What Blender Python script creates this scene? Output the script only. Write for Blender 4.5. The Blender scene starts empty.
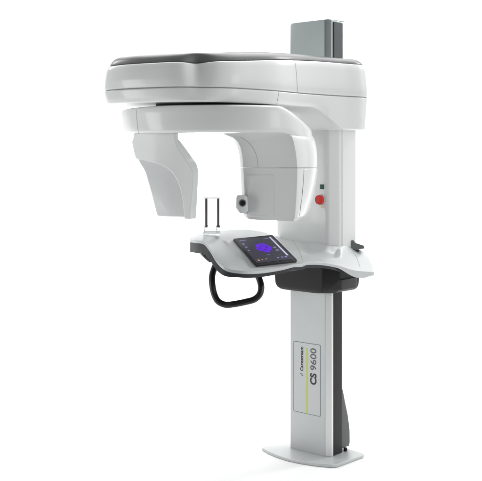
import bpy, bmesh, math, random
from mathutils import Vector
random.seed(4)
S = bpy.context.scene
C = S.collection

# ------------------------------------------------------------------ camera
H = 1.585                      # eye height, metres
F = 960.0                      # focal length for a 482 wide picture
HY = 160.0
cam = bpy.data.cameras.new('camera')
co = bpy.data.objects.new('camera', cam); C.objects.link(co)
co.location = (0, 0, H); co.rotation_euler = (math.radians(90), 0, 0)
cam.sensor_width = 36.0; cam.sensor_fit = 'HORIZONTAL'
cam.lens = 36.0 * F / 482.0
cam.shift_y = (HY - 240.5) / 482.0
cam.clip_end = 200
S.camera = co

# ------------------------------------------------------------------ world (soft studio surroundings: lighter to the right, dim to the left)
w = bpy.data.worlds.new('World'); S.world = w; w.use_nodes = True
nt = w.node_tree; nt.nodes.clear()
tc = nt.nodes.new('ShaderNodeTexCoord'); sp = nt.nodes.new('ShaderNodeSeparateXYZ')
mr = nt.nodes.new('ShaderNodeMapRange'); cr = nt.nodes.new('ShaderNodeValToRGB')
bg = nt.nodes.new('ShaderNodeBackground'); wo = nt.nodes.new('ShaderNodeOutputWorld')
nt.links.new(tc.outputs['Generated'], sp.inputs[0]); nt.links.new(sp.outputs['X'], mr.inputs['Value'])
mr.inputs['From Min'].default_value = -1; mr.inputs['From Max'].default_value = 1
nt.links.new(mr.outputs[0], cr.inputs[0])
e = cr.color_ramp.elements
e[0].position = 0.0; e[0].color = (0.62, 0.64, 0.63, 1)
e[1].position = 1.0; e[1].color = (1.0, 1.0, 1.0, 1)
for p_, v_ in ((0.10, 0.55), (0.30, 0.12), (0.52, 0.08), (0.70, 0.45), (0.85, 1.0)):
    q_ = e.new(p_); q_.color = (v_, v_*1.01, v_*1.01, 1)
nt.links.new(cr.outputs[0], bg.inputs['Color']); bg.inputs['Strength'].default_value = 1.1
nt.links.new(bg.outputs[0], wo.inputs[0])
S.view_settings.view_transform = 'Standard'; S.view_settings.look = 'None'
S.view_settings.exposure = 0; S.view_settings.gamma = 1

# ------------------------------------------------------------------ studio lamps
def area(name, loc, aim, size, power, sy=None, col=(1, 1, 1)):
    l = bpy.data.lights.new(name, 'AREA'); l.energy = power; l.color = col
    l.shape = 'RECTANGLE'; l.size = size; l.size_y = sy or size
    o = bpy.data.objects.new(name, l); C.objects.link(o); o.location = loc
    o.rotation_euler = (Vector(aim) - Vector(loc)).to_track_quat('-Z', 'Y').to_euler()
    return o
area('softbox_right', (4.0, 2.6, 2.0), (0.2, 5.0, 1.5), 1.2, 15, 2.6)
area('softbox_top', (0.3, 6.3, 5.2), (0.2, 6.0, 0), 4.5, 192, 3.0)
area('softbox_left', (-3.6, 3.5, 1.3), (0.3, 5.0, 1.3), 1.4, 27, 2.4)
area('backdrop_light_left', (-4.2, 7.6, 4.6), (-1.0, 11.0, 1.8), 3.0, 200, 1.0)
area('backdrop_light_right', (4.2, 7.6, 4.6), (1.0, 11.0, 1.8), 3.0, 200, 1.0)
area('floor_light', (0.2, 7.6, 4.6), (0.2, 8.2, 0), 5.0, 90, 1.5)

# ------------------------------------------------------------------ materials
def mat(name, col, rough=0.4, metal=0.0, coat=0.0, noise=0.0, nscale=40, bump=0.0, spec=0.5, **kw):
    m = bpy.data.materials.new(name); m.use_nodes = True
    n = m.node_tree.nodes; b = n['Principled BSDF']; L = m.node_tree.links
    b.inputs['Base Color'].default_value = (*col, 1)
    b.inputs['Roughness'].default_value = rough; b.inputs['Metallic'].default_value = metal
    b.inputs['Coat Weight'].default_value = coat; b.inputs['Coat Roughness'].default_value = 0.08
    b.inputs['Specular IOR Level'].default_value = spec
    if kw.get('trans'): b.inputs['Transmission Weight'].default_value = kw['trans']; b.inputs['IOR'].default_value = 1.45
    if kw.get('emit'):
        b.inputs['Emission Color'].default_value = (*kw['emit'], 1); b.inputs['Emission Strength'].default_value = kw.get('es', 1)
    if noise or bump:
        t = n.new('ShaderNodeTexCoord'); z = n.new('ShaderNodeTexNoise'); z.inputs['Scale'].default_value = nscale
        z.inputs['Detail'].default_value = 6
        L.new(t.outputs['Object'], z.inputs['Vector'])
        if noise:
            r = n.new('ShaderNodeMapRange'); r.inputs['To Min'].default_value = rough - noise; r.inputs['To Max'].default_value = rough + noise
            L.new(z.outputs['Fac'], r.inputs['Value']); L.new(r.outputs[0], b.inputs['Roughness'])
        if bump:
            bp = n.new('ShaderNodeBump'); bp.inputs['Strength'].default_value = bump; bp.inputs['Distance'].default_value = 0.001
            L.new(z.outputs['Fac'], bp.inputs['Height']); L.new(bp.outputs[0], b.inputs['Normal'])
    return m
M = dict(
    white=mat('white_gloss_paint', (0.76, 0.775, 0.77), 0.28, coat=0.5),
    pale=mat('pale_grey_paint', (0.71, 0.73, 0.73), 0.32, coat=0.4),
    rim=mat('grey_rim_paint', (0.13, 0.13, 0.134), 0.38, coat=0.1, noise=0.05),
    shelf=mat('shelf_silver_paint', (0.55, 0.575, 0.575), 0.36, metal=0.2, coat=0.15, noise=0.02, nscale=3),
    silver=mat('silver_column_paint', (0.52, 0.54, 0.54), 0.38, metal=0.25, noise=0.05, nscale=30, bump=0.03),
    alu=mat('anodised_aluminium', (0.38, 0.42, 0.42), 0.33, metal=0.75, noise=0.06, nscale=12),
    dalu=mat('dark_aluminium', (0.10, 0.11, 0.11), 0.4, metal=0.5, noise=0.05),
    dark=mat('dark_grey_plastic', (0.018, 0.0175, 0.0185), 0.5, noise=0.06, nscale=60, bump=0.08, spec=0.25),
    trim=mat('charcoal_trim', (0.032, 0.033, 0.036), 0.45, noise=0.06, spec=0.3),
    black=mat('black_gloss', (0.012, 0.012, 0.013), 0.22, noise=0.05),
    gap=mat('shadow_gap_liner', (0.30, 0.30, 0.30), 0.7),
    glass=mat('screen_glass', (0.010, 0.011, 0.014), 0.35, spec=0.25),
    clear=mat('clear_acrylic', (0.90, 0.92, 0.92), 0.04, trans=1.0),
    ledge=mat('ledge_plastic', (0.045, 0.043, 0.044), 0.4, spec=0.3),
    frost=mat('frosted_acrylic', (0.70, 0.72, 0.72), 0.3, trans=0.5),
    rod=mat('dark_rod', (0.12, 0.11, 0.115), 0.35, noise=0.05),
    red=mat('red_button_plastic', (0.70, 0.02, 0.012), 0.3, noise=0.05),
    green=mat('green_button_plastic', (0.01, 0.08, 0.06), 0.3, noise=0.05),
    grey=mat('mid_grey_plastic', (0.16, 0.17, 0.17), 0.42, noise=0.06),
    steel=mat('grey_side_cover', (0.07, 0.073, 0.073), 0.4, metal=0.3, noise=0.06),
    ink=mat('black_ink', (0.02, 0.02, 0.022), 0.5), ink2=mat('grey_ink', (0.09, 0.10, 0.10), 0.5),
    teal=mat('teal_ink', (0.10, 0.20, 0.19), 0.5), lime=mat('lime_ink', (0.52, 0.62, 0.10), 0.5),
    label=mat('label_film', (0.55, 0.575, 0.57), 0.35),
    violet=mat('screen_violet', (0.05, 0.0, 0.3), 0.4, emit=(0.10, 0.005, 0.62), es=0.8),
    violet2=mat('screen_deep_violet', (0.02, 0.0, 0.15), 0.4, emit=(0.05, 0.0, 0.30), es=0.8),
    icon=mat('screen_icon', (0.2, 0.2, 0.3), 0.4, emit=(0.16, 0.16, 0.42), es=0.7),
    amber=mat('screen_amber', (0.3, 0.2, 0.05), 0.4, emit=(0.45, 0.33, 0.12), es=0.7),
    bar=mat('screen_bar', (0.5, 0.5, 0.6), 0.4, emit=(0.36, 0.36, 0.46), es=0.7),
    panel=mat('screen_panel', (0.03, 0.03, 0.04), 0.4, emit=(0.018, 0.016, 0.028), es=1.0),
    sweep=mat('white_seamless_paper', (0.90, 0.90, 0.90), 0.85, bump=0.05, nscale=90, spec=0.2),
)

# ------------------------------------------------------------------ helpers
ROOT_LOC = Vector((0.42, 5.11, 0.0))
def at(px, py, d): return Vector(((px - 241) / F * d, d, H - (py - HY) / F * d))
def obj(name, vs, fs, m, parent=None, bevel=0, seg=3, sub=0, ang=35, loc=ROOT_LOC, crease=None, blimit=30):
    me = bpy.data.meshes.new(name)
    off = loc if parent is not None else Vector((0, 0, 0))
    me.from_pydata([tuple(Vector(v) - off) for v in vs], [], fs)
    bm = bmesh.new(); bm.from_mesh(me)
    bmesh.ops.remove_doubles(bm, verts=bm.verts, dist=1e-5)
    bmesh.ops.recalc_face_normals(bm, faces=bm.faces)
    bm.to_mesh(me); bm.free()
    me.materials.append(m)
    for p in me.polygons: p.use_smooth = True
    if not sub: me.set_sharp_from_angle(angle=math.radians(ang))
    o = bpy.data.objects.new(name, me); C.objects.link(o)
    if parent is not None: o.parent = parent
    if bevel:
        b = o.modifiers.new('bevel', 'BEVEL'); b.width = bevel; b.segments = seg; b.limit_method = 'ANGLE'
        b.angle_limit = math.radians(blimit); b.harden_normals = True
    if sub:
        s = o.modifiers.new('sub', 'SUBSURF'); s.levels = sub; s.render_levels = sub
    return o
def loft(rings, cap=True):
    n = len(rings[0]); vs = [v for r in rings for v in r]; fs = []
    for k in range(len(rings) - 1):
        for i in range(n):
            j = (i + 1) % n
            fs.append((k*n+i, k*n+j, (k+1)*n+j, (k+1)*n+i))
    if cap:
        fs.append(tuple(range(n))[::-1]); fs.append(tuple((len(rings)-1)*n + i for i in range(n)))
    return vs, fs
def spline(pts, n, closed=True):            # Catmull-Rom resampled
    pts = [Vector(p) for p in pts]; N = len(pts); out = []
    segs = N if closed else N - 1
    for k in range(segs):
        if closed: p0, p1, p2, p3 = pts[k-1], pts[k], pts[(k+1) % N], pts[(k+2) % N]
        else: p0, p1, p2, p3 = pts[max(k-1, 0)], pts[k], pts[k+1], pts[min(k+2, N-1)]
        for i in range(n):
            t = i / n
            a = max((p1-p0).length, 1e-6)**.5; b = max((p2-p1).length, 1e-6)**.5; c = max((p3-p2).length, 1e-6)**.5
            m1 = (p2-p1) + b*((p1-p0)/a*0 if p1 == p0 else ((p1-p0)/a - (p2-p0)/(a+b)))
            m2 = (p2-p1) + b*((p3-p2)/c*0 if p3 == p2 else ((p3-p2)/c - (p3-p1)/(b+c)))
            t2, t3 = t*t, t*t*t
            out.append((2*t3-3*t2+1)*p1 + (t3-2*t2+t)*m1 + (-2*t3+3*t2)*p2 + (t3-t2)*m2)
    if not closed: out.append(pts[-1])
    return out
def tube(path, r, seg=16, closed=False):
    vs, fs = [], []; n = len(path); up = Vector((0.13, 0.3, 1)).normalized(); prev = None
    for k, p in enumerate(path):
        a = path[max(k-1, 0)]; b = path[min(k+1, n-1)]; t = (b-a).normalized()
        if prev is None: x = t.orthogonal().normalized()
        else: x = (prev - t*prev.dot(t)).normalized()
        prev = x; y = t.cross(x); rr = r[k] if isinstance(r, list) else r
        for i in range(seg):
            q = 2*math.pi*i/seg; vs.append(p + (x*math.cos(q) + y*math.sin(q))*rr)
    for k in range(n-1):
        for i in range(seg):
            j = (i+1) % seg; fs.append((k*seg+i, k*seg+j, (k+1)*seg+j, (k+1)*seg+i))
    fs.append(tuple(range(seg))[::-1]); fs.append(tuple((n-1)*seg+i for i in range(seg)))
    return vs, fs
def inward(ring, off):                        # offset a closed plan outline inwards (2-D)
    n = len(ring); area2 = sum(ring[i].x*ring[(i+1) % n].y - ring[(i+1) % n].x*ring[i].y for i in range(n))
    sg = 1 if area2 > 0 else -1; out = []
    for i in range(n):
        t = (ring[(i+1) % n] - ring[i-1]); t = Vector((t.x, t.y)).normalized()
        nn = Vector((-t.y, t.x)) * sg
        out.append(Vector((ring[i].x + nn.x*off, ring[i].y + nn.y*off)))
    return out
def ss(x, a, b):
    t = max(0, min(1, (x-a)/(b-a))); return t*t*(3-2*t)
def on_plane(px, py, p0, n):                  # where the line of sight of a pixel meets a plane
    d = Vector(((px-241)/F, 1, -(py-HY)/F)); o = Vector((0, 0, H))
    return o + d * ((p0-o).dot(n) / d.dot(n))
def disc(c, n, r, depth, seg=28, r2=None):    # short cylinder standing on a face
    n = n.normalized(); x = n.orthogonal().normalized(); y = n.cross(x); rings = []
    r2 = r if r2 is None else r2
    for (rr, h) in ((r, -0.002), (r, depth*0.6), ((r+r2)/2 if r2 != r else r*0.93, depth*0.93), (r2*0.8, depth)):
        rings.append([c + n*h + (x*math.cos(2*math.pi*i/seg) + y*math.sin(2*math.pi*i/seg))*rr for i in range(seg)])
    return loft(rings)

# ------------------------------------------------------------------ the setting: white studio floor and backdrop, one seamless sweep
prof = [(3.2, 0), (4, 0), (6, 0), (9.0, 0)] + [(9.0 + 3*math.sin(a), 3 - 3*math.cos(a)) for a in [math.pi/2*k/14 for k in range(1, 15)]] + [(12.0, 9.0)]
fl = [p for p in prof if p[1] <= 0]; bk = prof[3:]
def strip(name, pr):
    vs = [(x, y, z) for (y, z) in pr for x in (-14, 14)]
    fs = [(2*i, 2*i+1, 2*i+3, 2*i+2) for i in range(len(pr)-1)]
    o = obj(name, vs, fs, M['sweep'], ang=60); o['kind'] = 'structure'; return o
strip('floor', fl); strip('backdrop', bk)

# ------------------------------------------------------------------ the machine
root = bpy.data.objects.new('dental_xray_unit', None); C.objects.link(root); root.location = ROOT_LOC
root['label'] = 'tall white dental x-ray machine with overhead scanner arm, tablet shelf and grey column'
root['category'] = 'x-ray machine'

# column frame: u runs along the front face, b towards the back
TH = math.radians(41)
u = Vector((math.cos(TH), -math.sin(TH), 0)); b = Vector((math.sin(TH), math.cos(TH), 0))
C1 = Vector((0.267, 5.235, 0))
def L(s, t, z=0.0):
    v = C1 + u*s + b*t; v.z = z; return v
def rounded(pts, radii, n=7):                 # polygon with rounded corners, in (s,t)
    out = []; N = len(pts)
    for i in range(N):
        p = Vector(pts[i]); a = (Vector(pts[i-1])-p); c = (Vector(pts[(i+1) % N])-p); r = radii[i]
        if r <= 0: out.append(p); continue
        an = a.angle(c); k = r/math.tan(an/2); k = min(k, a.length*.49, c.length*.49)
        p1 = p + a.normalized()*k; p2 = p + c.normalized()*k
        for j in range(n+1):
            t = j/n; out.append((1-t)**2*p1 + 2*t*(1-t)*p + t*t*p2)
    return out
def prism(pts, levels):                       # levels: (z, scale-in)
    cx = sum(p[0] for p in pts)/len(pts); cy = sum(p[1] for p in pts)/len(pts)
    return loft([[L(p[0] + (cx-p[0])*k, p[1] + (cy-p[1])*k, z) for p in pts] for z, k in levels])

# base plate (leaf shaped, drawn on the ground)
zt = 0.016
bp_px = [(262, 447.6), (268, 451.2), (276, 454.6), (287, 458.2), (300, 461), (317, 463.6), (333, 465), (337, 464.6), (350, 459.9), (363.5, 455), (364, 453.6), (350, 449.4), (336, 445), (318, 441.5), (300, 442.2), (288, 443.6), (275, 445), (263.5, 446.4)]
bp = []
for (x, y) in bp_px:
    p = on_plane(x, y, Vector((0, 0, zt)), Vector((0, 0, 1))); bp.append(p)
obj('base_plate', *loft([[Vector((p.x, p.y, 0.001)) for p in bp], [Vector((p.x, p.y, zt)) for p in bp]]), M['silver'], root, bevel=0.0025)
# foot bolt behind the column
obj('levelling_foot', *disc(L(0.262, 0.15, 0.016), Vector((0, 0, 1)), 0.010, 0.018), M['dark'], root)

# column: front shell, corner strip, dark side cover
ZC0, ZC1 = 0.0165, 0.93
front = rounded([(0, 0), (0.236, 0), (0.262, 0.022), (0.262, 0.10), (0, 0.10)], [0.008, 0.012, 0.006, 0, 0])
column = obj('column', *prism(front, [(ZC0, 0), (ZC1, 0)]), M['silver'], root, ang=50)
strip_p = rounded([(0.2375, -0.003), (0.2645, 0.019), (0.2645, 0.034), (0.236, 0.034)], [0.004, 0.005, 0, 0])
obj('corner_strip', *prism(strip_p, [(ZC0+.0005, 0), (ZC1-.001, 0)]), M['white'], root, ang=50)
side = rounded([(0.2, 0.035), (0.2655, 0.035), (0.2655, 0.118), (0.2, 0.118)], [0, 0.004, 0.01, 0])
side_o = obj('side_cover', *prism(side, [(ZC0+.001, 0), (ZC1-.002, 0)]), M['dark'], root, ang=50)
# flared lower rear cover
def flare(z):
    k = 1 - ss(z, 0.10, 0.42); return 0.13 + 0.075*k
rings = []
for z in [0.035, 0.05, 0.12, 0.2, 0.28, 0.33, 0.36, 0.372]:
    e = flare(z) if z > 0.05 else flare(0.05)
    if z == 0.035: e -= 0.004
    if z >= 0.36: e -= (z-0.35)*0.9
    rings.append([L(s, t, z) for s, t in rounded([(0.03, 0.119), (0.258, 0.119), (0.258, e), (0.03, e)], [0, 0, 0.014, 0.014], 4)])
obj('rear_cable_cover', *loft(rings), M['steel'], root, ang=45)

# top of the telescopic column
top_p = rounded([(0.0, 0.0), (0.04, -0.002), (0.236, -0.004), (0.262, 0.022), (0.2655, 0.115), (0, 0.115)], [0.006, 0, 0.012, 0.01, 0.01, 0], 4)
tc_ = obj('column_head', *prism(top_p, [(1.96, 0), (2.322, 0), (2.326, 0.015)]), M['alu'], root, ang=40)
obj('column_head_side', *prism(rounded([(0.2, 0.035), (0.269, 0.037), (0.269, 0.118), (0.2, 0.118)], [0, 0.003, 0.006, 0]), [(1.96, 0), (2.318, 0)]), M['dalu'], root, ang=40)
obj('column_head_cap', *prism(rounded([(0.005, 0.01), (0.25, 0.01), (0.27, 0.13), (0.005, 0.13)], [0.004, 0.01, 0.004, 0]), [(2.3265, 0), (2.331, 0.01)]), M['alu'], root)

# ------------------------------------------------------------------ lettered label on the column front
fn = -b
def Fp(px, py, out=0.0006):
    p = on_plane(px, py, L(0, 0), fn); return p + fn*out
zv = Vector((0, 0, 1))
def front_quad_label(corners, out, thick):
    return [p + fn*out for p in corners]
lab = [Fp(293.6, 341.2), Fp(320.6, 344.6), Fp(320.6, 416.2), Fp(293.6, 411.4)]
s0 = (lab[0]-L(0, 0)).dot(u); s1 = (lab[1]-L(0, 0)).dot(u)
ztop = (lab[0].z + lab[1].z)/2; zbot = (lab[2].z+lab[3].z)/2
def rrect(s0, s1, z0, z1, r, out, n=6, bow=0.0):
    pts = rounded([(s0, z0), (s1, z0), (s1, z1), (s0, z1)], [r]*4, n)
    res = []
    for p in pts:
        k = (p[0]-s0)/(s1-s0)
        dz = -bow*math.sin(math.pi*k) if p[1] < (z0+z1)/2 else 0
        res.append(L(p[0], -out, p[1]+dz))
    return res
lb = rrect(s0, s1, zbot, ztop, 0.008, 0.0004, bow=0.004)
n_ = len(lb)
label_o = obj('label_panel', *loft([[p for p in lb], [p - b*0.0006 for p in lb]]), M['silver'], root)
outer = rrect(s0, s1, zbot, ztop, 0.008, 0.0014, bow=0.004); inner = rrect(s0+.0024, s1-.0024, zbot+.0024, ztop-.0024, 0.0065, 0.0014, bow=0.004)
vs = outer + inner; fs = [(i, (i+1) % n_, n_+(i+1) % n_, n_+i) for i in range(n_)]
obj('label_border', vs, fs, M['teal'], label_o)
sl = (Fp(306.9, 380)-L(0, 0)).dot(u)
obj('label_stripe', [L(sl-.0035, -.0016, ztop-.028), L(sl+.0035, -.0016, ztop-.028), L(sl+.0035, -.0016, zbot-.002), L(sl-.0035, -.0016, zbot-.002)], [(0, 1, 2, 3)], M['lime'], label_o)
def text(name, body, s, z, size, length, m, bold=0.0, parent=None):
    """lettering that reads upwards; s is the right-hand base line, z the start, length the run"""
    cu = bpy.data.curves.new(name, 'FONT'); cu.body = body; cu.size = 1; cu.offset = bold; cu.extrude = 0
    to = bpy.data.objects.new(name, cu); C.objects.link(to)
    dg = bpy.context.evaluated_depsgraph_get(); me = bpy.data.meshes.new_from_object(to.evaluated_get(dg))
    bpy.data.objects.remove(to)
    xs = [v.co.x for v in me.vertices]; ys = [v.co.y for v in me.vertices]
    x0, x1, y1 = min(xs), max(xs), max(ys)
    for v in me.vertices:
        a = (v.co.x-x0)/(x1-x0)*length; h = v.co.y/0.72*size
        v.co = L(s - h, -0.0018, z + a) - ROOT_LOC
    me.materials.clear(); me.materials.append(m); me.name = name
    o = bpy.data.objects.new(name, me); C.objects.link(o); o.parent = parent
    return o
def sz(px, py):
    p = Fp(px, py); return (p-L(0, 0)).dot(u), p.z
s, z0 = sz(316.3, 385.3); _, z1 = sz(316.3, 373.8)
text('lettering', 'CS', s, z0, 0.040, z1-z0, M['ink'], 0.035, label_o)
_, z0 = sz(316.3, 370.8); _, z1 = sz(316.3, 348.8)
text('lettering', '9600', s, z0, 0.040, z1-z0, M['ink2'], 0.005, label_o)
s, z0 = sz(303.2, 371.2); _, z1 = sz(303.2, 346.8)
text('lettering', 'Carestream', s, z0, 0.019, z1-z0, M['ink'], 0.024, label_o)
# small emblem of leaf-like dashes ahead of the name
s, z0 = sz(302.8, 375.6)
vs, fs = [], []
for k, (ds, dz, ln, an) in enumerate([(-.001, 0, .007, .9), (-.008, .003, .008, .5), (-.013, .009, .007, 0.1), (-.004, .010, .006, 1.2)]):
    c = (s+ds, z0+dz); dx, dy = math.cos(an)*ln*.65, math.sin(an)*ln*.65; nx, ny = -math.sin(an)*.0022, math.cos(an)*.0022
    q = len(vs)
    vs += [L(c[0]-dx, -.0018, c[1]-dy), L(c[0]+nx, -.0018, c[1]+ny), L(c[0]+dx, -.0018, c[1]+dy), L(c[0]-nx, -.0018, c[1]-ny)]
    fs.append((q, q+1, q+2, q+3))
obj('emblem', vs, fs, M['ink'], label_o)

# ------------------------------------------------------------------ sliding carriage (upper column)
car = rounded([(-0.09, -0.03), (0.272, -0.03), (0.312, 0.03), (0.312, 0.145), (-0.09, 0.145)], [0.05, 0.03, 0.03, 0.02, 0.02], 8)
car_o = obj('carriage', *prism(car, [(0.95, 0), (1.82, 0)]), M['white'], root, ang=50)
# rear half, parted from the front by a seam
car2 = rounded([(-0.086, 0.05), (0.3155, 0.045), (0.3155, 0.185), (-0.086, 0.185)], [0.0, 0.002, 0.025, 0.02], 8)
obj('carriage_rear_cover', *prism(car2, [(1.10, 0), (1.82, 0)]), M['white'], root, ang=50)
# stop button and start button
cf = L(0, -0.03)
p = on_plane(320.9, 199.7, cf, fn)
eb = obj('button_collar', *disc(p, fn, 0.028, 0.006), M['label'], car_o, ang=40)
obj('emergency_button', *disc(p, fn, 0.025, 0.022, r2=0.024), M['red'], car_o, ang=30)
p = on_plane(322.2, 186.7, cf, fn)
q = [(-.011, -.012), (.011, -.012), (.011, .012), (-.011, .012)]
obj('indicator_button', *loft([[p + u*x*k + zv*y*k + fn*h for x, y in q] for h, k in ((-.002, 1), (.006, 1), (.008, .8))]), M['green'], car_o, bevel=.001)
p = on_plane(322.5, 207.0, cf, fn)
obj('button_legend', [p + u*x + zv*y + fn*.0008 for x, y in ((-.012, -.003), (.012, -.003), (.012, .003), (-.012, .003))], [(0, 1, 2, 3)], M['amber'], car_o)

# ------------------------------------------------------------------ black bracket under the shelf
def brk(sin, tin):
    return rounded([(-0.055+sin, -0.075+tin), (0.276-sin, -0.075+tin), (0.335-sin, -0.005), (0.335-sin, 0.185), (-0.055+sin, 0.185)], [0.02, 0.02, 0.02, 0.02, 0.01], 6)
rings = []
for z, a in ((1.10, 0), (0.95, 0.0), (0.915, 0.004), (0.898, 0.014), (0.888, 0.03), (0.884, 0.05)):
    rings.append([L(p[0], p[1], z) for p in brk(a, a*0.4)])
brk_o = obj('shelf_bracket', *loft(rings), M['dark'], root, ang=40)
rings = [[L(p[0], p[1], z) for p in rounded([(0.24, -0.045), (0.292, -0.050), (0.343, 0.002), (0.343, 0.16), (0.24, 0.16)], [0, .012, .02, .03, 0], 5)] for z in (0.905, 0.91, 0.945, 0.96)]
obj('bracket_trim', *loft(rings), M['ledge'], brk_o, ang=40, bevel=0.003)

# ------------------------------------------------------------------ overhead housing
plan = [(-0.646, 4.558), (-0.558, 4.455), (-0.42, 4.37), (-0.31, 4.325), (-0.20, 4.322), (-0.05, 4.372), (0.06, 4.455), (0.171, 4.560), (0.275, 4.695), (0.398, 4.825), (0.536, 4.945),
        (0.640, 5.025), (0.672, 5.085), (0.672, 5.20), (0.60, 5.36), (0.45, 5.47), (0.2, 5.5), (0.0, 5.42), (-0.3, 5.22), (-0.53, 5.0), (-0.63, 4.82), (-0.656, 4.68)]
G = spline([Vector((x, y)) for x, y in plan], 12)
NG = len(G)
bb = Vector((0.656, 0.755))
def tb(p): return (Vector((p.x, p.y)) - Vector((-0.35, 4.35))).dot(bb)
def z_seam(p): return 1.915
def z_bot(p): return 1.850 - 0.108*ss(tb(p), 0.80, 1.06)
def z_rim(p): return 2.074 + 0.044*ss(tb(p), -0.05, 0.85)
def z_up(p): return 2.028 + 0.056*ss(tb(p), -0.05, 0.95) - 0.006*math.exp(-((p.x+0.195)/0.06)**2)*(1 if p.y < 4.7 else 0)
def pinch(i):                                  # slight waist towards the top
    p = G[i]; return 0.036*math.exp(-((p.x+0.195)/0.055)**2) if p.y < 4.6 else 0.0
def cover(name, prof, m, i0=0, i1=None, capfn=None, parent=root, ang=40):
    """prof: (inward offset, z function, waist weight) from bottom to top; i0..i1 = stretch of the outline, with closed ends"""
    closed = i1 is None
    idx = list(range(NG)) if closed else [i % NG for i in range(i0, i1+1)]
    rings = []
    for off, zf, wgt in prof:
        o = inward(G, off); ring = []
        for i in idx:
            n = (inward(G, 1.0)[i] - G[i]) if False else None
            p = o[i]; ring.append((i, p))
        res = []
        for i, p in ring:
            q = p
            if wgt:
                nn = (NIN[i]); q = p + nn*pinch(i)*wgt
            res.append(Vector((q.x, q.y, zf(G[i]))))
        rings.append(res)
    n = len(idx); vs = [v for r in rings for v in r]; fs = []
    for k in range(len(rings)-1):
        for i in range(n if closed else n-1):
            j = (i+1) % n; fs.append((k*n+i, k*n+j, (k+1)*n+j, (k+1)*n+i))
    return vs, fs
_in1 = inward(G, 1.0); NIN = [(_in1[i]-G[i]) for i in range(NG)]
def near(px):                                  # outline index seen at this picture column on the near side
    best = min((i for i in range(NG) if G[i].y < 5.08 and i < 12*13), key=lambda i: abs(241 + G[i].x/G[i].y*F - px)); return best
i296 = near(297.5); i278 = near(278)
r = 0.0016
up_prof = [(0.012, z_seam, .45), (0.004, lambda p: z_seam(p)+r, .45), (0.0, lambda p: z_seam(p)+0.006, .45), (0.003, lambda p: z_seam(p)*.6+z_up(p)*.4, .85), (0.010, lambda p: z_seam(p)*.2+z_up(p)*.8, 1), (0.016, lambda p: z_up(p)-.004, 1), (0.020, z_up, 1), (0.034, lambda p: z_up(p)+0.001, 1)]
lo_prof = [(0.030, lambda p: z_bot(p)-0.001, 0), (0.020, z_bot, 0), (0.013, lambda p: z_bot(p)+0.005, 0), (0.008, lambda p: z_bot(p)*.6+z_seam(p)*.4, .2), (0.001, lambda p: z_seam(p)-0.010, .4), (0.001, lambda p: z_seam(p)-0.006, .45), (0.004, lambda p: z_seam(p)-0.0032, .45), (0.012, lambda p: z_seam(p)-0.0028, .45)]
gh = obj('overhead_housing', *cover('x', [(0.016, lambda p: z_bot(p)+.03, .3), (0.007, z_seam, .45), (0.020, lambda p: z_up(p)-.01, 1), (0.04, lambda p: z_up(p)-.003, 1)], M['gap']), M['gap'], root)
obj('front_upper_cover', *cover('x', up_prof, M['white'], i296+1-NG, i296), M['white'], gh, ang=50)
# the upper cover is split where the photo shows the seam: front run and rear run
bpy.data.objects.remove(bpy.data.objects['front_upper_cover'])
iback = 12*17
obj('front_upper_cover', *cover('x', up_prof, M['white'], iback-NG, i296), M['white'], gh, ang=50)
def trimmed(prof, i0, i1, gapm=0.0022):        # run starting a hair after the seam
    vs, fs = cover('x', prof, None, i0, i1)
    n = i1-i0+1
    for k in range(len(prof)):
        a = vs[k*n]; c = vs[k*n+1]; d = (c-a); vs[k*n] = a + d.normalized()*min(gapm, d.length*.5)
        # end of the run
        a = vs[k*n+n-1]; c = vs[k*n+n-2]; d = (c-a); vs[k*n+n-1] = a + d.normalized()*min(gapm, d.length*.5)
    return vs, fs
obj('rear_upper_cover', *trimmed(up_prof, i296, iback), M['white'], gh, ang=50)
obj('front_lower_cover', *cover('x', lo_prof, None, iback-NG, i278), M['white'], gh, ang=50)
obj('rear_lower_cover', *trimmed(lo_prof, i278, iback), M['white'], gh, ang=50)
# rim and roof
zr = lambda h: (lambda p: z_up(p)*(1-h/.043) + z_rim(p)*h/.043)
rim_prof = [(0.036, zr(0.0005), 1), (0.028, zr(0.005), 1), (0.030, zr(0.012), .9), (0.040, zr(0.026), .5), (0.052, zr(0.036), .2), (0.064, zr(0.041), 0), (0.09, zr(0.043), 0)]
obj('roof_rim', *cover('x', rim_prof, None), M['rim'], gh, ang=60)
cx, cy = 0.0, 4.93
def disc_fill(off, zf, ks, wgt=1):
    o = inward(G, off); rings = []
    for k in ks:
        ring = []
        for i, p in enumerate(o):
            q = p + NIN[i]*pinch(i)*wgt
            v = Vector((cx + (q.x-cx)*k, cy + (q.y-cy)*k)); ring.append(Vector((v.x, v.y, zf(G[i] if k == ks[0] else v))))
        rings.append(ring)
    vs, fs = loft(rings, cap=False); n = len(o); base = (len(rings)-1)*n
    fs.append(tuple(base+i for i in range(n))); return vs, fs
obj('roof_panel', *disc_fill(0.089, lambda p: z_rim(p)+.0006, (1, .8, .5, .2), 0), M['pale'], gh, ang=60)
obj('underside_panel', *disc_fill(0.028, lambda v: z_bot(v)-0.0005, [1-.03*k for k in range(0, 33)], 0), M['white'], gh, ang=60)

# ------------------------------------------------------------------ bearing and rotating arm
A = Vector((-0.12, 4.74))
def ring_at(c, r, z, n=72, sq=1): return [Vector((c.x + r*math.cos(2*math.pi*i/n), c.y + r*math.sin(2*math.pi*i/n)*sq, z)) for i in range(n)]
bear = obj('rotation_bearing', *loft([ring_at(A, .29, 1.800), ring_at(A, .30, 1.842), ring_at(A, .30, 1.852)]), M['dark'], root, ang=40)

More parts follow.
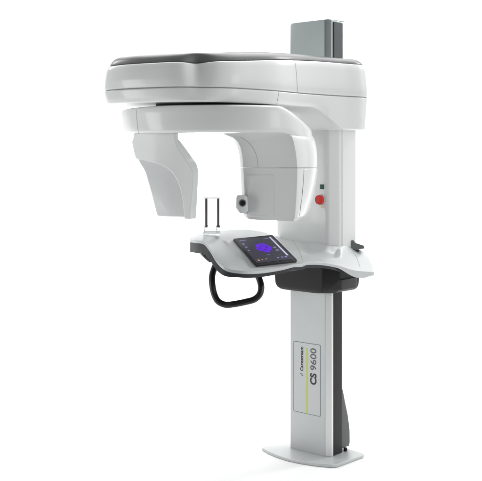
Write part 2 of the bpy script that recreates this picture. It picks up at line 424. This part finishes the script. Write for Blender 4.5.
aplan = [(-0.600, 4.76), (-0.575, 4.66), (-0.505, 4.53), (-0.36, 4.42), (-0.12, 4.358), (0.08, 4.385), (0.20, 4.45), (0.285, 4.54), (0.335, 4.64), (0.352, 4.76), (0.33, 4.89), (0.22, 4.99), (-0.12, 5.03), (-0.40, 4.99), (-0.56, 4.88)]
AO = spline([Vector(p) for p in aplan], 10)
def azt(p): return 1.838 - 0.115*ss(p.x, 0.16, 0.40) - 0.006*ss(-p.x, .3, .6)
def azb(p): return 1.710 - 0.085*ss(p.x, 0.18, 0.38)
def aring(off, f, k=1.0, taper=0.0):
    o = inward(AO, off); c = Vector((-0.12, 4.72)); out = []
    for p in o:
        q = c + (p-c)*k
        q = Vector((q.x + taper*ss(-q.x, .3, .6), q.y)); out.append(Vector((q.x, q.y, f(q))))
    return out
mix = lambda t: (lambda p: azb(p)*(1-t)+azt(p)*t)
rings = [aring(.02, lambda p: azb(p)+.001, .55, .02), aring(.035, azb, 1, .024), aring(.012, lambda p: azb(p)+.002, 1, .024), aring(.004, lambda p: azb(p)+.006, 1, .023), aring(0.0, lambda p: azb(p)+.014, 1, .022), aring(0, mix(.35), 1, .015), aring(0.0, mix(.7), 1, .008),
         aring(0.002, lambda p: azt(p)-.014, 1, 0.002), aring(.007, lambda p: azt(p)-.006, 1, 0), aring(.017, lambda p: azt(p)-.001, 1, 0), aring(.035, azt, 1, 0), aring(.05, lambda p: azt(p)+.001, .5)]
arm = obj('rotating_arm', *loft(rings), M['white'], root, ang=60)

# ------------------------------------------------------------------ left head (hangs from the arm)
def slices(rows):                             # rows: y, then (px, d) points round the slice; z taken from y at d0
    out = []
    for y, pts in rows:
        z = H - (y-HY)/F*4.5
        out.append([Vector(((px-241)/F*d, d, z)) for px, d in pts])
    return out
def lh(y, a, c, e):
    pl = lambda x: 4.60 - (x-133)/57*.145 - .006*math.sin(math.pi*max(0, min(1, (x-133)/50)))
    ad, cd = pl(a), pl(c)
    return (y, [(a, ad), (a+(c-a)*.22, pl(a+(c-a)*.22)), ((a+c)/2, pl((a+c)/2)), (a+(c-a)*.8, pl(a+(c-a)*.8)), (c, cd), (e, cd+(e-c)*.0046*1.0+.02), (e-1, 4.72), (e-8, 4.80), (a+8 if a < 150 else a+2, 4.80), (a+1, 4.72)])
tabl = [(133, 134, 174, 178), (139.5, 133, 174.8, 178.5), (141, 132, 175.2, 180), (147, 133, 177, 184.5), (154, 134.6, 181.7, 189.7), (158.5, 136, 185.0, 192.6), (160.3, 144, 186.2, 194), (162.3, 152, 187.6, 195.4), (164.8, 160.5, 189.2, 196.8), (167.5, 166, 190.9, 197.6), (170.5, 170, 192.5, 198.0), (175, 174, 193.6, 198.1), (182, 177.8, 193.4, 197.9), (190, 180.7, 192.6, 197.5), (204, 183, 191.2, 196.8), (218.5, 184.5, 189.8, 195.8)]
tt = tabl[:5] + [tuple(v) for v in [(p.x, p.y, c_.x, c_.y) for p, c_ in zip(spline([Vector((r_[0], r_[1])) for r_ in tabl[5:]], 3, closed=False), spline([Vector((r_[2], r_[3])) for r_ in tabl[5:]], 3, closed=False))]]
rows = [lh(*v) for v in tt]
lhead = obj('detector_head', *loft(slices(rows)), M['white'], root, ang=28, bevel=0.0035, seg=3, blimit=28)
# recessed lower body
def lb_(y, a, bk=0):
    return (y, [(a, 4.610), (a+(186-a)*.25, 4.588), (a+(186-a)*.55, 4.565), (184.5, 4.54), (185.5, 4.60), (185, 4.74), (a+6, 4.76), (a+1, 4.68)])
rows = [lb_(157, 138), lb_(159, 138), lb_(164, 140.5), lb_(168, 143.2), lb_(173, 145.6), lb_(185, 149), lb_(200, 153), lb_(216, 157), lb_(217.6, 158.5)]
obj('detector_window_cover', *loft(slices(rows)), M['pale'], lhead, ang=28, bevel=0.004, seg=3)
# neck plate between arm and head
rows = [(y, [(137, 4.59), (150, 4.50), (172, 4.47), (176, 4.60), (172, 4.78), (140, 4.78)]) for y in (132, 141.5)]; rows = [(y, [(x, d+.07) for x, d in q]) for y, q in rows]
obj('head_neck', *loft(slices(rows)), M['pale'], lhead, ang=30)

# ------------------------------------------------------------------ right head (tube housing)
def rh(y, l, f, g, rr, dl=0.0, k=0.0):
    return (y, [(l, 4.64+dl), (l+3, 4.60+dl), (l+(f-l)*.33, 4.555), (l+(f-l)*.66, 4.515), (f-3, 4.482), (f, 4.478), (f+3, 4.492), (g, 4.56), (rr-.6, 4.66), (rr, 4.70), (rr-2, 4.80), (rr-12, 4.93), (l+14, 4.95), (l+2, 4.85)])
upper = [rh(131, 214, 285, 298, 307), rh(134.2, 223, 289, 302, 312), rh(137, 230, 292, 305, 314), rh(141, 234.5, 293.5, 307, 315.3), rh(147, 237.6, 294.8, 308.5, 316.4), rh(154, 239.2, 296, 309.6, 317.2), rh(161, 240, 296.8, 310, 317.4), rh(167.6, 240.3, 297.2, 309.8, 317.1)]
tube_ = obj('tube_head', *loft(slices(upper)), M['white'], root, ang=26, bevel=0)
lower = [rh(168.1, 240.4, 297.2, 309.7, 317), rh(172, 240.6, 297.3, 309.5, 316.7), rh(185, 241.2, 297, 308.2, 315), rh(200, 242, 296.2, 305.6, 312.4), rh(213, 243.2, 295.2, 302.8, 309.2), rh(218.0, 244.5, 294.6, 301, 306.8), rh(220.8, 248.5, 293.5, 298.5, 303)]
lowo = obj('tube_cover', *loft(slices(lower)), M['white'], tube_, ang=26, bevel=0)
# outer flank cover, parted by a seam
fl_rows = []
for y, e in ((169.2, 0), (172, .3), (185, 0), (200, -.4), (213, -.8), (217.6, -1.2)):
    i = min(range(len(lower)), key=lambda k: abs(lower[k][0]-y)); row = lower[i][1]
    f_, g_, r_, q_ = row[6], row[7], row[9], row[10]
    o = 0.004
    fl_rows.append((y, [(f_[0]*.6+g_[0]*.4, f_[1]*.6+g_[1]*.4-.003), (g_[0]+.9, g_[1]-o), (r_[0]+1.0, r_[1]-o), (q_[0]+1.1, q_[1]), (q_[0]-6, q_[1]), (f_[0]+3, f_[1]+.06)]))
obj('flank_cover', *loft(slices(fl_rows)), M['white'], tube_, ang=30, bevel=0.003)
# raised rectangular panel on the inner face
fL = at(243, 190, 4.60); fR = at(292, 190, 4.486)
fu = Vector((fR.x-fL.x, fR.y-fL.y, 0)).normalized(); fnn = Vector((fu.y, -fu.x, 0))
def FR(px, py, off=0.0): return on_plane(px, py, at(268, 190, 4.545), fnn) + fnn*off
c0, c1, c2, c3 = FR(247.5, 175), FR(274.5, 174), FR(275.5, 216.5), FR(248.5, 215)
loc2 = lambda p: ((p-c0).dot(fu), p.z)
pp = rounded([loc2(c3), loc2(c2), loc2(c1), loc2(c0)], [.012]*4, 5)
pr = lambda off, k: [c0 + fu*(x+(0.07-x)*k) + Vector((0, 0, z-c0.z+(c0.z-.1-z)*k)) + fnn*off for x, z in pp]
obj('beam_panel', *loft([pr(-.03, 0), pr(.007, 0), pr(.0095, .02), pr(.010, .05)]), M['white'], tube_, ang=50)
# side knob
kb = [(236.3, 197), (237.5, 195.2), (245, 195), (247.5, 197), (248, 211), (246, 213.6), (240, 213.2), (236.0, 208)]
kr = lambda d, k: [at(242+(x-242)*k, 204+(y-204)*k, d) for x, y in kb]
kn = obj('laser_housing', *loft([kr(4.66, 1), kr(4.545, 1), kr(4.538, .94), kr(4.535, .85)]), M['pale'], tube_, ang=50)
kc = at(242.6, 203, 4.535)
obj('laser_ring', *disc(kc, Vector((-.2, -1, 0)), 0.0175, 0.006), M['grey'], kn, ang=30)
obj('laser_lens', *disc(kc + Vector((0, -.005, 0)), Vector((-.2, -1, 0)), 0.0125, 0.006), M['black'], kn, ang=30)

# ------------------------------------------------------------------ shelf
cols = [
 [(191, 236.6, 4.86), (190.3, 237.3, 4.81), (190.0, 238.2, 4.77), (190.2, 239.5, 4.72)],
 [(199, 233.2, 4.93), (198, 235.3, 4.82), (197, 237.6, 4.72), (196.5, 240.3, 4.62)],
 [(208, 231.2, 4.97), (207, 234.5, 4.82), (205.5, 238, 4.68), (204, 241.8, 4.54)],
 [(222, 230.4, 5.02), (219, 236, 4.82), (215, 243, 4.64), (210.5, 249.8, 4.48)],
 [(236, 229.6, 5.05), (230, 240, 4.82), (224, 251, 4.61), (217.5, 261, 4.43)],
 [(248, 229.6, 5.08), (241, 242.5, 4.80), (234, 256.5, 4.58), (226, 268, 4.40)],
 [(262, 231.6, 5.14), (254, 245, 4.82), (248, 259, 4.60), (241, 270.8, 4.39)],
 [(273, 235.2, 5.22), (270, 247, 4.86), (264, 260, 4.62), (258, 270.8, 4.42)],
 [(285, 238, 5.25), (288, 249, 4.92), (286, 258.5, 4.70), (281, 267.5, 4.50)],
 [(300, 239, 5.20), (302, 248.5, 4.96), (302, 257, 4.78), (300, 262.8, 4.60)],
 [(327, 240.5, 5.09), (327, 249.5, 4.97), (323, 256.8, 4.84), (319, 262.2, 4.70)],
 [(345, 244, 5.10), (344, 253, 5.00), (340, 260, 4.89), (336.5, 265, 4.78)],
 [(357, 248.6, 5.20), (359, 256.5, 5.06), (357, 264.5, 4.95), (353, 270, 4.86)],
 [(366, 252.4, 5.22), (369.6, 259.5, 5.10), (372.6, 266, 5.04), (374, 272.2, 4.98)],
]
top = [[at(*p) for p in c] for c in cols]
nc, nr = len(top), 4
def dense(grid, a, bq):                       # smooth both ways
    g = [spline(c, bq, closed=False) for c in grid]; m_ = len(g[0])
    out = []
    for r_ in range(m_): out.append(spline([g[c][r_] for c in range(len(g))], a, closed=False))
    return out                                # [row][col]
TL, TR, BR, BL = at(233, 238.6, 4.75), at(272.3, 234.8, 4.85), at(297.6, 260.2, 4.625), at(256.3, 265.2, 4.525)
tx = (TR-TL); ty = (BL-TL); tn = ty.cross(tx).normalized()
if tn.z < 0: tn = -tn
D = dense(top, 10, 12)
R_, K_ = len(D), len(D[0])
def slab(Dg, dtop, dbot, inset=0.0):
    """closed slab following the surface; edge rounded by ring offsets"""
    R, K = len(Dg), len(Dg[0]); c = Vector((0, 0, 0))
    vs = [p + Vector((0, 0, dtop)) for row in Dg for p in row]
    fs = [(r*K+k, r*K+k+1, (r+1)*K+k+1, (r+1)*K+k) for r in range(R-1) for k in range(K-1)]
    n0 = len(vs); vs += [p + Vector((0, 0, dbot - 0.022*ss(241 + p.x/p.y*F, 336, 358)*(1-.8*ss(241 + p.x/p.y*F, 362, 374)))) for row in Dg for p in row]
    fs += [(n0+r*K+k, n0+(r+1)*K+k, n0+(r+1)*K+k+1, n0+r*K+k+1) for r in range(R-1) for k in range(K-1)]
    bd = [(0, k) for k in range(K)] + [(r, K-1) for r in range(1, R)] + [(R-1, k) for k in range(K-2, -1, -1)] + [(r, 0) for r in range(R-2, 0, -1)]
    for i in range(len(bd)):
        (r1, k1), (r2, k2) = bd[i], bd[(i+1) % len(bd)]
        fs.append((r1*K+k1, r2*K+k2, n0+r2*K+k2, n0+r1*K+k1))
    return vs, fs
# hand recess pressed into the surface beside the column
for r_ in range(R_):
    for k_ in range(K_):
        p = D[r_][k_]; px = 241 + p.x/p.y*F; py = HY + (H-p.z)/p.y*F
        ex = ss(px, 300, 312)*(1-ss(px, 334, 341)); ey = ss(py-(px-320)*0.10, 243.5, 248.5)*(1-ss(py-(px-320)*0.10, 251.5, 257))
        D[r_][k_] = p - Vector((0, 0, 0.024*ex*ey))
for r_ in range(R_):
    for k_ in range(K_):
        p = D[r_][k_]; q = p - TL; det = tx.x*ty.y - tx.y*ty.x
        a_ = (q.x*ty.y - q.y*ty.x)/det; c_ = (tx.x*q.y - tx.y*q.x)/det
        out_ = max(-a_*.22, (a_-1)*.22, -c_*.27, (c_-1)*.27, 0)
        zp = TL.z + tx.z*a_ + ty.z*c_ - 0.010
        k = 1 - ss(out_, 0.004, 0.055)
        D[r_][k_] = Vector((p.x, p.y, p.z*(1-k) + zp*k))
shelf = obj('shelf', *slab(D, 0, -0.014), M['shelf'], root, ang=50, bevel=0.005, seg=4, blimit=50)
# charcoal underside, a little inside the white edge in front, deeper at the patient end
D2 = []
for r_ in range(R_):
    row = []
    for k_ in range(K_):
        p = D[r_][k_].copy(); f = r_/(R_-1)
        row.append(p)
    D2.append(row)
def under(Dg):
    R, K = len(Dg), len(Dg[0]); vs, fs = [], []
    for (dz, ins) in ((-0.0138, .003), (None, .006)):
        for r_ in range(R):
            for k_ in range(K):
                p = Dg[r_][k_]; px = 241 + p.x/p.y*F
                th = 0.014 + 0.030*(1-ss(px, 196, 240)) + 0.004*(1-ss(px, 240, 300)) if dz is None else 0
                q = p + Vector((0, 0, -0.0138-th + .004*ss(px, 336, 350))) + Vector((-.018, .02, 0))*ss(px, 332, 345); vs.append(q)
    n0 = R*K
    fs += [(r*K+k, r*K+k+1, (r+1)*K+k+1, (r+1)*K+k) for r in range(R-1) for k in range(K-1)]
    fs += [(n0+r*K+k, n0+(r+1)*K+k, n0+(r+1)*K+k+1, n0+r*K+k+1) for r in range(R-1) for k in range(K-1)]
    bd = [(0, k) for k in range(K)] + [(r, K-1) for r in range(1, R)] + [(R-1, k) for k in range(K-2, -1, -1)] + [(r, 0) for r in range(R-2, 0, -1)]
    for i in range(len(bd)):
        (r1, k1), (r2, k2) = bd[i], bd[(i+1) % len(bd)]
        fs.append((r1*K+k1, r2*K+k2, n0+r2*K+k2, n0+r1*K+k1))
    return vs, fs
obj('shelf_underside', *under(D2), M['trim'], shelf, ang=50, bevel=0.004, seg=3, blimit=50)

# tablet
def T(a, c, h=0.0): return TL + tx*a + ty*c + ((TR-TL+BL-BR)*(-a*c)) + tn*h
def tpoly(pts, h): return [T(a, c, h) for a, c in pts]
tr = rounded([(0, 0), (1, 0), (1, 1), (0, 1)], [.035]*4, 5)
tab = obj('touch_screen', *loft([tpoly(tr, -.014), tpoly(tr, -.002), tpoly([(.5+(a-.5)*.992, .5+(c-.5)*.992) for a, c in tr], 0.0)]), M['black'], root, ang=40)
def scr(name, rects, m, h):
    vs, fs = [], []
    for (a0, c0_, a1, c1_) in rects:
        q = len(vs); vs += [T(a0, c0_, h), T(a1, c0_, h), T(a1, c1_, h), T(a0, c1_, h)]; fs.append((q, q+1, q+2, q+3))
    return obj(name, vs, fs, m, tab)
scr('display', [(.05, .06, .95, .94)], M['panel'], .0006)
scr('scroll_bar', [(.86, .07, .905, .80)], M['bar'], .0012)
# violet tooth-arch picture
pts = []
for i in range(80):
    q = 2*math.pi*i/80; rr = 1 + .09*math.sin(5*q+.5) + .08*math.sin(11*q) + .05*math.sin(17*q+1)
    pts.append((.50 + .175*math.cos(q)*rr, .43 + .185*math.sin(q)*rr*(1.0 if math.sin(q) > 0 else .8)))
vs = [T(a, c, .0013) for a, c in pts]
obj('scan_picture', vs, [tuple(range(80))], M['violet'], tab)
ic = [(.10, .10, .26, .12), (.10, .22, .15, .26), (.10, .34, .15, .38), (.10, .47, .14, .50), (.70, .12, .82, .135), (.93, .2, .94, .3), (.73, .45, .80, .49), (.73, .56, .80, .60), (.60, .82, .64, .86), (.70, .82, .74, .86), (.78, .82, .84, .86), (.42, .70, .50, .715)]
for i_ in ic: scr('screen_icon', [i_], M['icon'], .0012)
for i_ in [(.12, .83, .17, .87), (.22, .83, .25, .86), (.30, .83, .36, .85)]: scr('screen_marker', [i_], M['amber'], .0012)

for i_ in [(.40, .40, .44, .47), (.47, .36, .53, .385), (.56, .40, .60, .47), (.46, .50, .54, .53), (.36, .30, .40, .33)]: scr('scan_detail', [i_], M['violet2'], .0019)
# patient handle (closed loop under the shelf) and small adjusting knob
hp = [at(217.5, 261, 4.60), at(214.8, 267, 4.60), at(212.2, 275.5, 4.585), at(212.2, 284, 4.57), at(214.5, 295, 4.56), at(218.3, 301.5, 4.55), at(225.5, 304.8, 4.54), at(233, 304.3, 4.53), at(246, 301.8, 4.53), at(254.5, 299.3, 4.53), at(259.6, 294.5, 4.53), at(261.2, 287.5, 4.54), at(259.6, 280, 4.56), at(256, 272, 4.58), at(253.0, 265, 4.60)]
obj('patient_handle', *tube(spline(hp, 8, closed=False), 0.0155, 20), M['black'], root, ang=60)
kp = [at(200.5, 252.3, 4.60), at(203, 253.2, 4.58), at(205.5, 254.4, 4.56), at(208, 257.5, 4.57), at(209.2, 260, 4.58), at(210.8, 262, 4.58)]
obj('adjusting_knob', *tube(spline(kp, 5, closed=False), [0.006 + 0.011*math.sin(math.pi*min(1, (i+1)/24)) for i in range(26)], 16), M['black'], shelf, ang=60)
# rear lever beside the column
lv = [(349, 243.5), (350.5, 240.6), (353.5, 240), (355.5, 242.8), (364, 245.6), (364.4, 248.6), (357, 249.6), (350, 248.8)]
obj('side_lever', *loft([[at(x, y, d) for x, y in lv] for d in (5.12, 5.22)]), M['grey'], root, ang=30, bevel=.004)

# ------------------------------------------------------------------ chin rest with two rods and clear parts
zb = at(212, 232.5, 4.80).z
ch = obj('chin_rest', *loft([[Vector((at(212, 232, 4.80).x + x*k, 4.80 + y*k, zb+h)) for x, y in rounded([(-.042, -.03), (.042, -.03), (.042, .03), (-.042, .03)], [.012]*4, 5)] for h, k in ((-.012, 1), (.006, 1), (.010, .92))]), M['clear'], root, ang=40)
for px in (206.3, 218.2):
    a, c_ = at(px, 198.6, 4.80), at(px, 227.5, 4.80)
    obj('rod', *tube([c_, c_.lerp(a, .05), a], 0.0062, 14), M['rod'], ch, ang=50)
    obj('clear_foot', *tube([at(px, 234, 4.80), at(px, 225.5, 4.80), at(px, 225, 4.80)], [0.0105, 0.0095, .006], 16), M['clear'], ch, ang=50)
zt2 = at(212, 197.8, 4.8).z; xx = at(212, 198, 4.8).x
obj('bite_plate', *loft([[Vector((xx + x, 4.80 + y, zt2+h)) for x, y in rounded([(-.043, -.012), (.040, -.012), (.040, .012), (-.043, .012)], [.010]*4, 4)] for h in (-.003, .002)]), M['frost'], ch, ang=40)
obj('clear_bridge', *loft([[Vector((xx + x, 4.78 + y, zb+h)) for x, y in rounded([(-.022, -.008), (.022, -.008), (.022, .008), (-.022, .008)], [.006]*4, 4)] for h in (.008, .034)]), M['clear'], ch, ang=40)

# ------------------------------------------------------------------ panel seams: fine grey cords let into the surfaces they part
bpy.context.view_layer.update()
DG = bpy.context.evaluated_depsgraph_get()
def seam(name, o, px_pts, r=0.0011, m=None, n=6):
    e = o.evaluated_get(DG); mi = o.matrix_world.inverted(); path = []
    for q in spline([Vector((x, y)) for x, y in px_pts], n, closed=False):
        d = (mi.to_3x3() @ Vector(((q.x-241)/F, 1, -(q.y-HY)/F))).normalized()
        hit, loc, nor, _ = e.ray_cast(mi @ Vector((0, 0, H)), d)
        if hit: path.append(o.matrix_world @ loc)
    if len(path) > 2: obj(name, *tube(path, r, 8), m or M['gap'], o, ang=60)
# objects parented to a sub-object share the root origin
seam('seam', arm, [(136.3, 109.5), (136.8, 118), (137.8, 128), (138.6, 134.2)])
seam('seam', tube_, [(240.5, 137), (248, 142), (253.5, 149), (257, 157), (258.2, 167)], .0009)
seam('seam', shelf, [(292.5, 240.5), (296.5, 246), (300.5, 254), (302.8, 261)], .0009)
seam('seam', shelf, [(352.5, 250.5), (356, 256.5), (358.8, 263), (360, 267.5)], .0009)
seam('seam', shelf, [(239.5, 241), (240, 248), (243, 256), (247, 262), (250, 268)], .0006)

# ------------------------------------------------------------------ render
S.render.engine = 'CYCLES'
S.cycles.max_bounces = 10; S.cycles.transmission_bounces = 8
S.cycles.use_denoising = True
